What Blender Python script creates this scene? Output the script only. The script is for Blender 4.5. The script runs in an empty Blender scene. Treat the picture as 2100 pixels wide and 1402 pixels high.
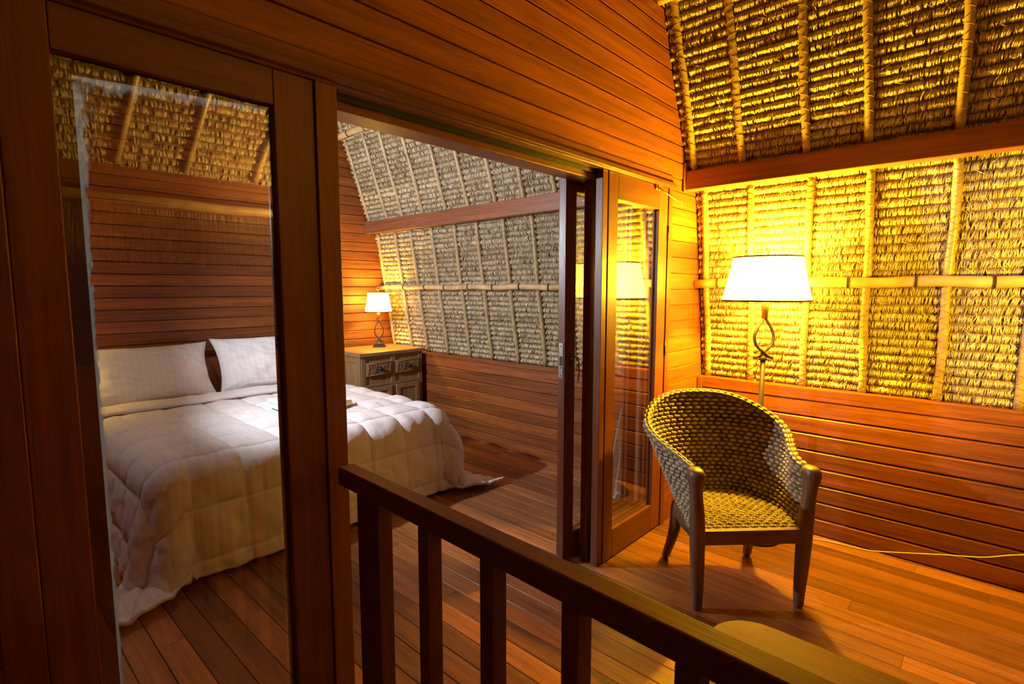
import bpy, bmesh, math, random
import numpy as np
from mathutils import Vector, Matrix
PI = math.pi
sc = bpy.context.scene
C = sc.collection
random.seed(4); rng = np.random.default_rng(4)

# ------------------------------------------------------------------ camera
F_PX = 1081.0
cam = bpy.data.cameras.new('camera'); co = bpy.data.objects.new('camera', cam); C.objects.link(co)
cam.sensor_width = 36; cam.lens = F_PX / 2100 * 36; cam.clip_start = .02
co.location = (0, 0, 1.45)
co.rotation_euler = (PI / 2 - math.atan(109 / F_PX), 0, math.radians(42.6 - 90))
sc.camera = co
# ------------------------------------------------------------------ world (night outside)
w = bpy.data.worlds.new('night'); sc.world = w; w.use_nodes = True
w.node_tree.nodes['Background'].inputs[0].default_value = (.55, .6, .9, 1)
w.node_tree.nodes['Background'].inputs[1].default_value = .012
# ------------------------------------------------------------------ exposure and lamp strengths
sc.view_settings.view_transform = 'Standard'; sc.view_settings.look = 'None'
sc.view_settings.gamma = 1; sc.view_settings.use_curve_mapping = False
sc.view_settings.exposure = 0.0
WARM = (1, .58, .018); TABLE_WARM = (1, .62, .05); COOL = (.86, .91, 1)
FLOOR_W, TABLE_W, COOL_W = 270, 42, 350

def point(name, loc, col, power, r):
    l = bpy.data.lights.new(name, 'POINT'); l.color = col; l.energy = power; l.shadow_soft_size = r
    o = bpy.data.objects.new(name, l); C.objects.link(o); o.location = loc
    return o
COOLP = (.27, 3.5, 1.92)       # wall lamp in the bedroom
point('wall_lamp_glow', COOLP, (.75, .88, 1), 16, .035)
l = bpy.data.lights.new('added_hip_light', 'SPOT'); l.color = (1, .61, .12); l.energy = 400; l.shadow_soft_size = .04; l.spot_size = math.radians(60); l.spot_blend = .7  # added light, out of view, brightens the hip thatch mirrored in the glass
o = bpy.data.objects.new('added_hip_light', l); C.objects.link(o); o.location = (2.52, -.72, 1.70)
o.rotation_euler = Vector((-1.05, -.50, .85)).to_track_quat('-Z', 'Y').to_euler()
l = bpy.data.lights.new('added_thatch_light', 'SPOT'); l.color = WARM; l.energy = 130; l.shadow_soft_size = .04; l.spot_size = math.radians(95); l.spot_blend = .8  # added light, out of view, brightens the right end of the lounge thatch
o = bpy.data.objects.new('added_thatch_light', l); C.objects.link(o); o.location = (2.66, -.60, 1.36)
o.rotation_euler = Vector((.9, .62, .05)).to_track_quat('-Z', 'Y').to_euler()
LAMP = (3.165, .965)           # floor lamp
l = bpy.data.lights.new('wall_lamp_light', 'SPOT'); l.color = COOL; l.energy = COOL_W; l.shadow_soft_size = .035
l.spot_size = math.radians(134); l.spot_blend = .5
o = bpy.data.objects.new('wall_lamp_light', l); C.objects.link(o); o.location = COOLP
o.rotation_euler = Vector((math.cos(math.radians(-7)), math.sin(math.radians(-7)), .04)).to_track_quat('-Z', 'Y').to_euler()

# ------------------------------------------------------------------ materials
def mat(name):
    m = bpy.data.materials.new(name); m.use_nodes = True
    nt = m.node_tree; b = nt.nodes['Principled BSDF']
    return m, nt, b
def N(nt, t, **k):
    n = nt.nodes.new(t)
    for a, v in k.items(): setattr(n, a, v)
    return n
def plain(name, col, rough=.5, metal=0, spec=.5):
    m, nt, b = mat(name)
    b.inputs['Base Color'].default_value = (*col, 1); b.inputs['Roughness'].default_value = rough
    b.inputs['Metallic'].default_value = metal; b.inputs['Specular IOR Level'].default_value = spec
    return m
def wood(name, dark, light, axis='x', rough=.38, fine=1.0, bump=.25, var=.45, spec=.5):
    m, nt, b = mat(name); L = nt.links.new
    tc = N(nt, 'ShaderNodeTexCoord'); mp = N(nt, 'ShaderNodeMapping')
    s = {'x': (1.3, 34, 34), 'y': (34, 1.3, 34), 'z': (34, 34, 1.3)}[axis]
    mp.inputs['Scale'].default_value = [v * fine for v in s]
    at = N(nt, 'ShaderNodeAttribute', attribute_name='rnd')
    mul = N(nt, 'ShaderNodeVectorMath', operation='SCALE'); mul.inputs[0].default_value = (7.3, 5.1, 9.7)
    L(at.outputs['Fac'], mul.inputs['Scale'])
    add = N(nt, 'ShaderNodeVectorMath', operation='ADD')
    L(tc.outputs['Object'], add.inputs[0]); L(mul.outputs[0], add.inputs[1]); L(add.outputs[0], mp.inputs['Vector'])
    n1 = N(nt, 'ShaderNodeTexNoise'); n1.inputs['Scale'].default_value = 1; n1.inputs['Detail'].default_value = 6
    n1.inputs['Roughness'].default_value = .62; n1.inputs['Distortion'].default_value = .6
    L(mp.outputs[0], n1.inputs['Vector'])
    n2 = N(nt, 'ShaderNodeTexNoise'); n2.inputs['Scale'].default_value = 7; n2.inputs['Detail'].default_value = 3
    L(mp.outputs[0], n2.inputs['Vector'])
    cr = N(nt, 'ShaderNodeValToRGB'); cr.color_ramp.elements[0].position = .3; cr.color_ramp.elements[1].position = .72
    cr.color_ramp.elements[0].color = (*dark, 1); cr.color_ramp.elements[1].color = (*light, 1)
    mx = N(nt, 'ShaderNodeMath', operation='MULTIPLY_ADD'); mx.inputs[1].default_value = .35
    L(n2.outputs['Fac'], mx.inputs[0])
    sc_ = N(nt, 'ShaderNodeMath', operation='MULTIPLY'); sc_.inputs[1].default_value = .68
    L(n1.outputs['Fac'], sc_.inputs[0]); L(sc_.outputs[0], mx.inputs[2]); L(mx.outputs[0], cr.inputs['Fac'])
    hv = N(nt, 'ShaderNodeHueSaturation')
    ma = N(nt, 'ShaderNodeMath', operation='MULTIPLY_ADD'); ma.inputs[1].default_value = var; ma.inputs[2].default_value = 1 - var / 2
    L(at.outputs['Fac'], ma.inputs[0]); L(ma.outputs[0], hv.inputs['Value']); L(cr.outputs['Color'], hv.inputs['Color'])
    L(hv.outputs['Color'], b.inputs['Base Color'])
    rr = N(nt, 'ShaderNodeMath', operation='MULTIPLY_ADD'); rr.inputs[1].default_value = .25; rr.inputs[2].default_value = rough - .1
    L(n2.outputs['Fac'], rr.inputs[0]); L(rr.outputs[0], b.inputs['Roughness'])
    bp = N(nt, 'ShaderNodeBump'); bp.inputs['Strength'].default_value = bump; bp.inputs['Distance'].default_value = .003
    L(mx.outputs[0], bp.inputs['Height']); L(bp.outputs[0], b.inputs['Normal'])
    b.inputs['Specular IOR Level'].default_value = spec
    return m
MD, ML = (.085, .022, .006), (.37, .105, .022)
M = {}
for a in 'xyz':
    M['wall' + a] = wood('mahogany_boards_' + a, MD, ML, a, .40)
    M['frame' + a] = wood('door_mahogany_' + a, (.075, .020, .007), (.20, .055, .017), a, .36, fine=1.3)
    M['rail' + a] = wood('dark_rail_wood_' + a, (.07, .021, .008), (.17, .052, .018), a, .48, fine=1.3, spec=.3)
    M['chair' + a] = wood('chair_wood_' + a, (.06, .030, .016), (.17, .085, .045), a, .42, fine=1.6)
    M['cab' + a] = wood('cabinet_teak_' + a, (.13, .065, .026), (.36, .20, .085), a, .5, fine=1.3, var=.3)
M['floor'] = wood('floor_boards', (.11, .036, .012), (.42, .160, .050), 'y', .34, fine=1.1, var=.85, bump=.35)
M['beamy'] = wood('beam_wood_y', (.12, .036, .014), (.31, .105, .04), 'y', .45)
M['bench'] = wood('bench_wood', (.13, .055, .014), (.26, .12, .035), 'y', .5, fine=.9, spec=.25)
M['backing'] = plain('dark_gap', (.02, .009, .004), .9)
M['chrome'] = plain('brushed_steel', (.75, .75, .78), .28, 1)
M['brass'] = plain('old_brass', (.55, .36, .12), .35, 1)
M['iron'] = plain('black_iron', (.03, .028, .026), .5, .6)
M['bronze'] = plain('bronze_lamp_metal', (.075, .045, .028), .45, .4)
M['twine'] = plain('rattan_lashing', (.36, .24, .11), .7)
M['binding'] = plain('black_palm_binding', (.035, .02, .012), .8)
M['cord'] = plain('cream_flex', (.75, .72, .45), .5)
M['rim'] = plain('shade_trim', (.10, .05, .03), .6)
M['rubber'] = plain('dark_rubber', (.02, .02, .02), .6)
def straw():
    m, nt, b = mat('palm_thatch'); L = nt.links.new
    at = N(nt, 'ShaderNodeAttribute', attribute_name='rnd')
    cr = N(nt, 'ShaderNodeValToRGB'); e = cr.color_ramp.elements
    e[0].position = 0; e[0].color = (.20, .135, .065, 1); e[1].position = 1; e[1].color = (.84, .72, .50, 1)
    x = e.new(.35); x.color = (.46, .35, .20, 1); x = e.new(.7); x.color = (.68, .56, .36, 1)
    L(at.outputs['Fac'], cr.inputs['Fac']); L(cr.outputs[0], b.inputs['Base Color'])
    b.inputs['Roughness'].default_value = .5; b.inputs['Specular IOR Level'].default_value = .4
    return m
M['straw'] = straw()
M['strawback'] = plain('thatch_underlayer', (.075, .042, .018), .9)
def bamboo(name, c0, c1):
    m, nt, b = mat(name); L = nt.links.new
    tc = N(nt, 'ShaderNodeTexCoord'); n = N(nt, 'ShaderNodeTexNoise'); n.inputs['Scale'].default_value = 9; n.inputs['Detail'].default_value = 5
    cr = N(nt, 'ShaderNodeValToRGB'); cr.color_ramp.elements[0].position = .35; cr.color_ramp.elements[1].position = .65
    cr.color_ramp.elements[0].color = (*c0, 1); cr.color_ramp.elements[1].color = (*c1, 1)
    L(tc.outputs['Object'], n.inputs['Vector']); L(n.outputs['Fac'], cr.inputs['Fac']); L(cr.outputs[0], b.inputs['Base Color'])
    b.inputs['Roughness'].default_value = .35
    return m
M['bamboo'] = bamboo('pale_bamboo', (.45, .29, .12), (.66, .48, .23))
M['rafter'] = bamboo('rafter_bamboo', (.33, .22, .11), (.52, .38, .20))
def glass(nm='window_glass', ior=1.9):
    m, nt, b = mat(nm); L = nt.links.new; nt.nodes.remove(b)
    out = nt.nodes['Material Output']
    t = N(nt, 'ShaderNodeBsdfTransparent'); t.inputs[0].default_value = (.95, .97, .96, 1)
    g = N(nt, 'ShaderNodeBsdfGlossy'); g.inputs['Roughness'].default_value = 0.0; g.inputs[0].default_value = (1, 1, 1, 1)
    fr = N(nt, 'ShaderNodeFresnel'); ge = N(nt, 'ShaderNodeNewGeometry'); mm = N(nt, 'ShaderNodeMix')
    mm.inputs[2].default_value = ior; mm.inputs[3].default_value = 1 / ior; L(ge.outputs['Backfacing'], mm.inputs[0]); L(mm.outputs[0], fr.inputs['IOR'])
    mx = N(nt, 'ShaderNodeMixShader'); L(fr.outputs[0], mx.inputs[0]); L(t.outputs[0], mx.inputs[1]); L(g.outputs[0], mx.inputs[2])
    L(mx.outputs[0], out.inputs[0]); return m
M['glass'] = glass(); M['glass_clear'] = glass('clear_glass', 1.35)
def residue():
    m, nt, b = mat('paint_residue_on_glass'); L = nt.links.new
    b.inputs['Base Color'].default_value = (.70, .86, .95, 1); b.inputs['Roughness'].default_value = .8
    tc = N(nt, 'ShaderNodeTexCoord'); mp = N(nt, 'ShaderNodeMapping'); mp.inputs['Scale'].default_value = (90, 90, 28)
    n = N(nt, 'ShaderNodeTexNoise'); n.inputs['Scale'].default_value = 1; n.inputs['Detail'].default_value = 6
    at = N(nt, 'ShaderNodeAttribute', attribute_name='rnd')
    ad = N(nt, 'ShaderNodeMath', operation='ADD'); cr = N(nt, 'ShaderNodeValToRGB')
    cr.color_ramp.elements[0].position = .58; cr.color_ramp.elements[1].position = .82
    L(tc.outputs['Object'], mp.inputs[0]); L(mp.outputs[0], n.inputs['Vector']); L(n.outputs['Fac'], ad.inputs[0]); L(at.outputs['Fac'], ad.inputs[1])
    L(ad.outputs[0], cr.inputs['Fac']); out = nt.nodes['Material Output']; tr = N(nt, 'ShaderNodeBsdfTranslucent'); tr.inputs[0].default_value = (.55, .85, 1, 1); tp = N(nt, 'ShaderNodeBsdfTransparent')
    m1 = N(nt, 'ShaderNodeMixShader'); m1.inputs[0].default_value = .65; m2 = N(nt, 'ShaderNodeMixShader')
    L(b.outputs[0], m1.inputs[1]); L(tr.outputs[0], m1.inputs[2]); L(cr.outputs[0], m2.inputs[0]); L(tp.outputs[0], m2.inputs[1]); L(m1.outputs[0], m2.inputs[2]); L(m2.outputs[0], out.inputs[0]); return m
M['residue'] = residue()
def linen(name, col, stripes=True):
    m, nt, b = mat(name); L = nt.links.new
    tc = N(nt, 'ShaderNodeTexCoord'); wv = N(nt, 'ShaderNodeTexWave'); wv.inputs['Scale'].default_value = 7.5; wv.bands_direction = 'X'
    L(tc.outputs['UV' if stripes == 'uv' else 'Object'], wv.inputs['Vector'])
    cr = N(nt, 'ShaderNodeValToRGB'); cr.color_ramp.elements[0].position = .45; cr.color_ramp.elements[1].position = .55
    k = .955 if stripes else 1
    cr.color_ramp.elements[0].color = (*[c * k for c in col], 1); cr.color_ramp.elements[1].color = (*col, 1)
    L(wv.outputs['Fac'], cr.inputs['Fac']); L(cr.outputs[0], b.inputs['Base Color'])
    b.inputs['Roughness'].default_value = .75; b.inputs['Sheen Weight'].default_value = .15
    n = N(nt, 'ShaderNodeTexNoise'); n.inputs['Scale'].default_value = 14; n.inputs['Detail'].default_value = 5
    bp = N(nt, 'ShaderNodeBump'); bp.inputs['Strength'].default_value = .35; bp.inputs['Distance'].default_value = .012
    L(tc.outputs['Object'], n.inputs['Vector']); L(n.outputs['Fac'], bp.inputs['Height']); L(bp.outputs[0], b.inputs['Normal'])
    return m
M['linen'] = linen('white_striped_linen', (.74, .67, .67))
M['sheet'] = linen('white_sheet', (.70, .67, .65), False)
M['curtain'] = linen('pale_curtain', (.66, .80, .86), False)
nt = M['curtain'].node_tree; tr = N(nt, 'ShaderNodeBsdfTranslucent'); tr.inputs[0].default_value = (.80, .95, 1, 1); mx = N(nt, 'ShaderNodeMixShader'); mx.inputs[0].default_value = .85
nt.links.new(nt.nodes['Principled BSDF'].outputs[0], mx.inputs[1]); nt.links.new(tr.outputs[0], mx.inputs[2]); nt.links.new(mx.outputs[0], nt.nodes['Material Output'].inputs[0])
M['card'] = plain('brown_card', (.33, .20, .10), .8)
M['towel'] = plain('pale_blue_towel', (.60, .74, .80), .9)
def rope():
    m, nt, b = mat('woven_banana_rope'); L = nt.links.new
    tc = N(nt, 'ShaderNodeTexCoord'); n = N(nt, 'ShaderNodeTexNoise'); n.inputs['Scale'].default_value = 60; n.inputs['Detail'].default_value = 4
    at = N(nt, 'ShaderNodeAttribute', attribute_name='rnd')
    ad = N(nt, 'ShaderNodeMath', operation='MULTIPLY_ADD'); ad.inputs[1].default_value = .75
    cr = N(nt, 'ShaderNodeValToRGB'); e = cr.color_ramp.elements
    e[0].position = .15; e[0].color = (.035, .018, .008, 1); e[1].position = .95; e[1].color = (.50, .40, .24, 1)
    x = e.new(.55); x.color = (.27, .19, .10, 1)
    L(tc.outputs['Object'], n.inputs['Vector']); L(at.outputs['Fac'], ad.inputs[0])
    s = N(nt, 'ShaderNodeMath', operation='MULTIPLY'); s.inputs[1].default_value = .42; L(n.outputs['Fac'], s.inputs[0]); L(s.outputs[0], ad.inputs[2])
    L(ad.outputs[0], cr.inputs['Fac']); L(cr.outputs[0], b.inputs['Base Color']); b.inputs['Roughness'].default_value = .55
    return m
M['rope'] = rope()
def shade_mat(name, strength, ec):
    m, nt, b = mat(name); L = nt.links.new; out = nt.nodes['Material Output']
    b.inputs['Base Color'].default_value = (.9, .85, .7, 1); b.inputs['Roughness'].default_value = .8
    b.inputs['Emission Color'].default_value = (*ec, 1); b.inputs['Emission Strength'].default_value = strength
    tr = N(nt, 'ShaderNodeBsdfTranslucent'); tr.inputs[0].default_value = (.9, .78, .5, 1)
    mx = N(nt, 'ShaderNodeMixShader'); mx.inputs[0].default_value = .5
    L(b.outputs[0], mx.inputs[1]); L(tr.outputs[0], mx.inputs[2]); L(mx.outputs[0], out.inputs[0]); return m
M['shade'] = shade_mat('lit_lamp_shade', 46, (1, .61, .055))
M['shade2'] = shade_mat('lit_table_shade', 10, (1, .68, .18))
m, nt, b = mat('lit_bulb'); b.inputs['Emission Color'].default_value = (.9, .93, 1, 1); b.inputs['Emission Strength'].default_value = 8; M['bulb'] = m
m, nt, b = mat('lit_warm_bulb'); b.inputs['Emission Color'].default_value = (1, .8, .45, 1); b.inputs['Emission Strength'].default_value = 8; M['wbulb'] = m

# ------------------------------------------------------------------ mesh helpers
class MB:
    def __init__(s): s.v = []; s.f = []; s.r = []
    def add(s, vs, fs, r=None):
        o = len(s.v); s.v += [tuple(p) for p in vs]; r = random.random() if r is None else r
        for f in fs: s.f.append([i + o for i in f]); s.r.append(r)
        return s
    def box(s, x0, x1, y0, y1, z0, z1, r=None):
        v = [(x, y, z) for x in (x0, x1) for y in (y0, y1) for z in (z0, z1)]
        return s.add(v, [(0, 1, 3, 2), (4, 6, 7, 5), (0, 4, 5, 1), (2, 3, 7, 6), (0, 2, 6, 4), (1, 5, 7, 3)], r)
    def prism(s, prof, to, a0, a1, r=None):      # profile points (p,q) swept from a0 to a1 (may be functions of q)
        n = len(prof); A = a0 if callable(a0) else (lambda p, q: a0); B = a1 if callable(a1) else (lambda p, q: a1)
        v = [to(A(p, q), p, q) for p, q in prof] + [to(B(p, q), p, q) for p, q in prof]
        fs = [(i, (i + 1) % n, n + (i + 1) % n, n + i) for i in range(n)] + [tuple(range(n))[::-1], tuple(range(n, 2 * n))]
        return s.add(v, fs, r)
    def tube(s, pts, rad, seg=10, r=None, flat=None, cap=True, closed=False):
        pts = [Vector(p) for p in pts]; n = len(pts); R = rad if hasattr(rad, '__len__') else [rad] * n
        vs = []; up = None
        for i, p in enumerate(pts):
            if closed: t = pts[(i + 1) % n] - pts[i - 1]
            else: t = pts[min(i + 1, n - 1)] - pts[max(i - 1, 0)]
            t.normalize()
            if up is None:
                up = Vector(flat) if flat is not None else (Vector((0, 0, 1)) if abs(t.z) < .9 else Vector((1, 0, 0)))
            a = (up - t * up.dot(t)).normalized(); b_ = t.cross(a); up = a
            ra, rb = (R[i] if hasattr(R[i], '__len__') else (R[i], R[i]))
            for k in range(seg):
                an = 2 * PI * k / seg; vs.append(p + a * math.cos(an) * ra + b_ * math.sin(an) * rb)
        fs = []
        for i in range(n if closed else n - 1):
            j = (i + 1) % n
            for k in range(seg): fs.append((i * seg + k, i * seg + (k + 1) % seg, j * seg + (k + 1) % seg, j * seg + k))
        if cap and not closed: fs += [tuple(range(seg))[::-1], tuple(range((n - 1) * seg, n * seg))]
        return s.add(vs, fs, r)
    def lathe(s, prof, c=(0, 0, 0), seg=32, r=None, pleat=0, npl=24):
        vs = []; n = len(prof)
        for rr, z in prof:
            for k in range(seg):
                an = 2 * PI * k / seg; q = rr * (1 + pleat * math.cos(npl * an)); vs.append((c[0] + q * math.cos(an), c[1] + q * math.sin(an), c[2] + z))
        fs = [(i * seg + k, i * seg + (k + 1) % seg, (i + 1) * seg + (k + 1) % seg, (i + 1) * seg + k) for i in range(n - 1) for k in range(seg)]
        return s.add(vs, fs, r)
    def ball(s, c, rx, ry=None, rz=None, seg=16, r=None):
        ry = ry or rx; rz = rz or rx; n = seg // 2 + 1
        vs = [(c[0] + rx * math.sin(PI * i / (n - 1)) * math.cos(2 * PI * k / seg), c[1] + ry * math.sin(PI * i / (n - 1)) * math.sin(2 * PI * k / seg), c[2] + rz * math.cos(PI * i / (n - 1))) for i in range(n) for k in range(seg)]
        fs = [(i * seg + k, (i + 1) * seg + k, (i + 1) * seg + (k + 1) % seg, i * seg + (k + 1) % seg) for i in range(n - 1) for k in range(seg)]
        return s.add(vs, fs, r)
    def build(s, name, m, parent=None, bevel=0, smooth=False, loc=None, solid=0, subsurf=0):
        me = bpy.data.meshes.new(name); me.from_pydata(s.v, [], s.f); me.update()
        if s.f:
            a = me.attributes.new('rnd', 'FLOAT', 'FACE'); a.data.foreach_set('value', s.r)
        bm = bmesh.new(); bm.from_mesh(me); bmesh.ops.recalc_face_normals(bm, faces=bm.faces[:]); bm.to_mesh(me); bm.free()
        if smooth: me.polygons.foreach_set('use_smooth', [True] * len(me.polygons))
        return link(name, me, m, parent, bevel, loc, solid, subsurf)
def link(name, me, m, parent=None, bevel=0, loc=None, solid=0, subsurf=0):
    me.materials.append(M[m] if isinstance(m, str) else m)
    o = bpy.data.objects.new(name, me); C.objects.link(o)
    if parent is not None:
        o.parent = parent; bpy.context.view_layer.update() if False else None
        o.matrix_parent_inverse = Matrix.Identity(4)
    if loc is not None: o.location = loc
    if solid: md = o.modifiers.new('thickness', 'SOLIDIFY'); md.thickness = solid
    if subsurf: md = o.modifiers.new('smooth', 'SUBSURF'); md.levels = md.render_levels = subsurf
    if bevel: md = o.modifiers.new('bevel', 'BEVEL'); md.width = bevel; md.segments = 2; md.limit_method = 'ANGLE'
    return o
def tag(o, label, cat, group=None, kind=None):
    if label: o['label'] = label
    if cat: o['category'] = cat
    if group: o['group'] = group
    if kind: o['kind'] = kind
    return o
def empty(name, loc=(0, 0, 0), rz=0):
    o = bpy.data.objects.new(name, None); C.objects.link(o); o.location = loc; o.rotation_euler = (0, 0, rz); o.empty_display_size = .1
    return o
def struct(o, label=None):
    o['kind'] = 'structure'
    if label: o['label'] = label
    return o
def copy_tree(o, parent=None):
    c = o.copy(); C.objects.link(c)
    if parent is not None: c.parent = parent
    for ch in [x for x in bpy.data.objects if x.parent == o]: copy_tree(ch, c)
    return c
def grid(name, P, m, parent=None, rnd=None, smooth=True, solid=0, loc=None, wrap=False, uv=False):
    P = np.asarray(P, dtype=np.float32); a, b_ = P.shape[:2]
    i, j = np.meshgrid(np.arange(a - 1), np.arange(b_ - 1 if not wrap else b_), indexing='ij'); j2 = (j + 1) % b_
    q = np.stack([i * b_ + j, (i + 1) * b_ + j, (i + 1) * b_ + j2, i * b_ + j2], -1).reshape(-1, 4)
    me = quads(name, P.reshape(-1, 3), q, smooth)
    if rnd is not None:
        at = me.attributes.new('rnd', 'FLOAT', 'POINT'); at.data.foreach_set('value', np.asarray(rnd, dtype=np.float32).ravel())
    return link(name, me, m, parent, solid=solid, loc=loc)
def quads(name, V, q, smooth=False):
    me = bpy.data.meshes.new(name); n = len(q)
    me.vertices.add(len(V)); me.vertices.foreach_set('co', np.asarray(V, dtype=np.float32).ravel())
    me.loops.add(4 * n); me.loops.foreach_set('vertex_index', q.astype(np.int32).ravel())
    me.polygons.add(n); me.polygons.foreach_set('loop_start', np.arange(0, 4 * n, 4, dtype=np.int32))
    me.update(calc_edges=True); me.validate()
    me.polygons.foreach_set('use_smooth', np.full(n, smooth)); return me

# ------------------------------------------------------------------ room dimensions
YP, YPB = 1.444, 1.59          # partition wall: lounge face, bedroom face
YF = 4.94                      # far bedroom wall
XW, XB = 3.42, 3.40            # lounge and bedroom wainscot faces
YE = -1.45                     # hip end behind the camera
def lpr(z): return 3.50 - (z - .88) * .164 if z < 2.08 else 3.16 - (z - 2.16) * .43       # lounge thatch
def bpr(z): return 3.45 - (z - .80) * .171 if z < 2.04 else 3.145 - (z - 2.16) * .345     # bedroom thatch
ident = lambda a, p, q: (a, p, q)

def boards(mb, z0, z1, pitch, to, a0, a1, t=.018, gap=.004, bev=.006, joints=0):
    z = z0
    while z < z1 - .01:
        zt = min(z + pitch, z1)
        prof = [(0, z + gap), (t - .002, z + gap), (t, z + gap + .002), (t, zt - bev), (t - bev, zt), (0, zt)]
        mb.prism(prof, to, a0, a1); z += pitch
    return mb

# ---- floor boards (run along Y)
fb = MB(); x = -1.5
while x < 3.42:
    x1 = min(x + .1, 3.44); ys = [-1.5]; y = -1.5 + random.uniform(.6, 2.2)
    while y < 4.9: ys.append(y); y += random.uniform(1.4, 3.0)
    ys.append(YF)
    for k in range(len(ys) - 1):
        g = .0012
        fb.prism([(x + g, -.02), (x + g, -.0015), (x + g + .0015, 0), (x1 - g - .0015, 0), (x1 - g, -.0015), (x1 - g, -.02)],
                 lambda a, p, q: (p, a, q), ys[k] + .0006, ys[k + 1] - .0006)
    x += .1
fl = fb.build('floor', 'floor'); struct(fl, 'reddish brown plank floor running through both rooms')
MB().box(-1.5, 3.5, -1.5, 5.0, -.06, -.02).build('subfloor', 'backing', fl)

# ---- lounge wainscot (right wall)
wr = MB(); to = lambda a, p, q: (XW + .02 - p, a, q)
boards(wr, 0.0, .80, .1, to, YE, YP - .001, t=.022, gap=.007, bev=.008)
wall_right = wr.build('wall_right', 'wally'); struct(wall_right, 'horizontal board wainscot of the lounge below the thatch')
MB().box(XW + .02, XW + .05, YE, YP, 0, .80).build('backing_board', 'backing', wall_right)
capb = MB(); capb.box(XW - .006, 3.55, YE, YP - .001, .80, .872)
capb.build('cap_rail', 'wally', wall_right, bevel=.004)
# ---- bedroom wainscot
wb = MB(); tb = lambda a, p, q: (XB + .02 - p, a, q)
boards(wb, 0.0, .76, .095, tb, YPB, YF - .001, t=.02, gap=.005, bev=.006)
wall_bed = wb.build('wall_right', 'wally'); struct(wall_bed, 'horizontal board wainscot of the bedroom below the thatch')
MB().box(XB + .02, XB + .05, YPB, YF, 0, .76).build('backing_board', 'backing', wall_bed)
MB().box(XB - .004, 3.50, YPB, YF - .001, .76, .80).build('cap_rail', 'wally', wall_bed, bevel=.004)

# ---- partition wall: boards above the header, narrow strip right of the door frame
pw = MB(); tp = lambda a, p, q: (a, YP + .02 - p, q)
z = 2.10
while z < 4.2:
    g, bv, t = .003, .008, .02; zt = z + .0965
    pw.prism([(0, z + g), (t, z + g), (t, zt - bv), (t - bv, zt), (0, zt)], tp, -1.5, lambda p, q: lpr(q) + .02); z += .0965
z = 0.0
while z < 2.09:
    g, bv, t = .002, .005, .016; zt = min(z + .0965, 2.10)
    pw.prism([(0, z + g), (t, z + g), (t, zt - bv), (t - bv, zt), (0, zt)], tp, 2.955, (lambda p, q: lpr(q) + .02) if z > .75 else 3.44); z += .0965
wall_part = pw.build('wall_back', 'wallx'); struct(wall_part, 'horizontal board partition wall between lounge and bedroom')
bk = MB(); bk.box(-1.5, 2.9, YP + .021, YPB - .02, 2.1, 4.2); bk.box(2.956, 3.02, YP + .021, YPB - .02, 0, 2.1)
bk.prism([(YP + .021, 0), (YPB - .02, 0), (YPB - .02, 2.1), (YP + .021, 2.1)], lambda a, p, q: (a, p, q), 2.96, lambda p, q: 3.5 if q < .5 else 3.2)
bk.build('stud_core', 'backing', wall_part)
pb = MB(); tq = lambda a, p, q: (a, YPB - .02 + p, q)
boards(pb, 2.05, 3.5, .0965, tq, .08, lambda p, q: bpr(q) + .02, t=.018)
boards(pb, 0, 2.05, .0965, tq, 2.96, lambda p, q: (bpr(q) + .02 if q > .8 else 3.41), t=.018)
pb.build('bedroom_side_boards', 'wallx', wall_part)
# ---- far bedroom wall
fw = MB(); tf = lambda a, p, q: (a, YF + .02 - p, q)
boards(fw, 0, 3.5, .092, tf, .08, lambda p, q: (bpr(q) + .02 if q > .8 else 3.41), t=.02, gap=.004, bev=.007)
wall_far = fw.build('wall_far', 'wallx'); struct(wall_far, 'horizontal board wall behind the bed')
MB().box(.05, 3.45, YF + .021, YF + .06, 0, 3.5).build('backing_board', 'backing', wall_far)
# ---- left walls and ceilings
lw = MB(); boards(lw, 0, 3.5, .0965, lambda a, p, q: (.06 + p, a, q), YPB, YF, t=.02)
struct(lw.build('wall_left', 'wally'), 'board wall on the left of the bed')
MB().box(.02, .06, YPB, YF, 0, 3.5).build('backing_board', 'backing', bpy.data.objects['wall_left'])
lw = MB(); boards(lw, 0, 4.2, .0965, lambda a, p, q: (-1.52 + p, a, q), -1.45, YP, t=.02)
o = struct(lw.build('wall_left', 'wally'), 'board wall on the left of the lounge')
MB().box(-1.56, -1.52, -1.45, YP, 0, 4.2).build('backing_board', 'backing', o)
o = MB().box(-1.5, 2.5, -.3, YP, 4.2, 4.24).build('ceiling', 'wallx'); struct(o, 'high board ceiling of the lounge')
o = MB().box(.06, 2.95, YPB, YF, 3.5, 3.54).build('ceiling', 'wallx'); struct(o, 'board ceiling of the bedroom')
lwall = MB(); boards(lwall, 0, 2.09, .0965, tp, -1.5, .035, t=.018)
lwall.build('left_end_boards', 'wallx', wall_part)

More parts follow.
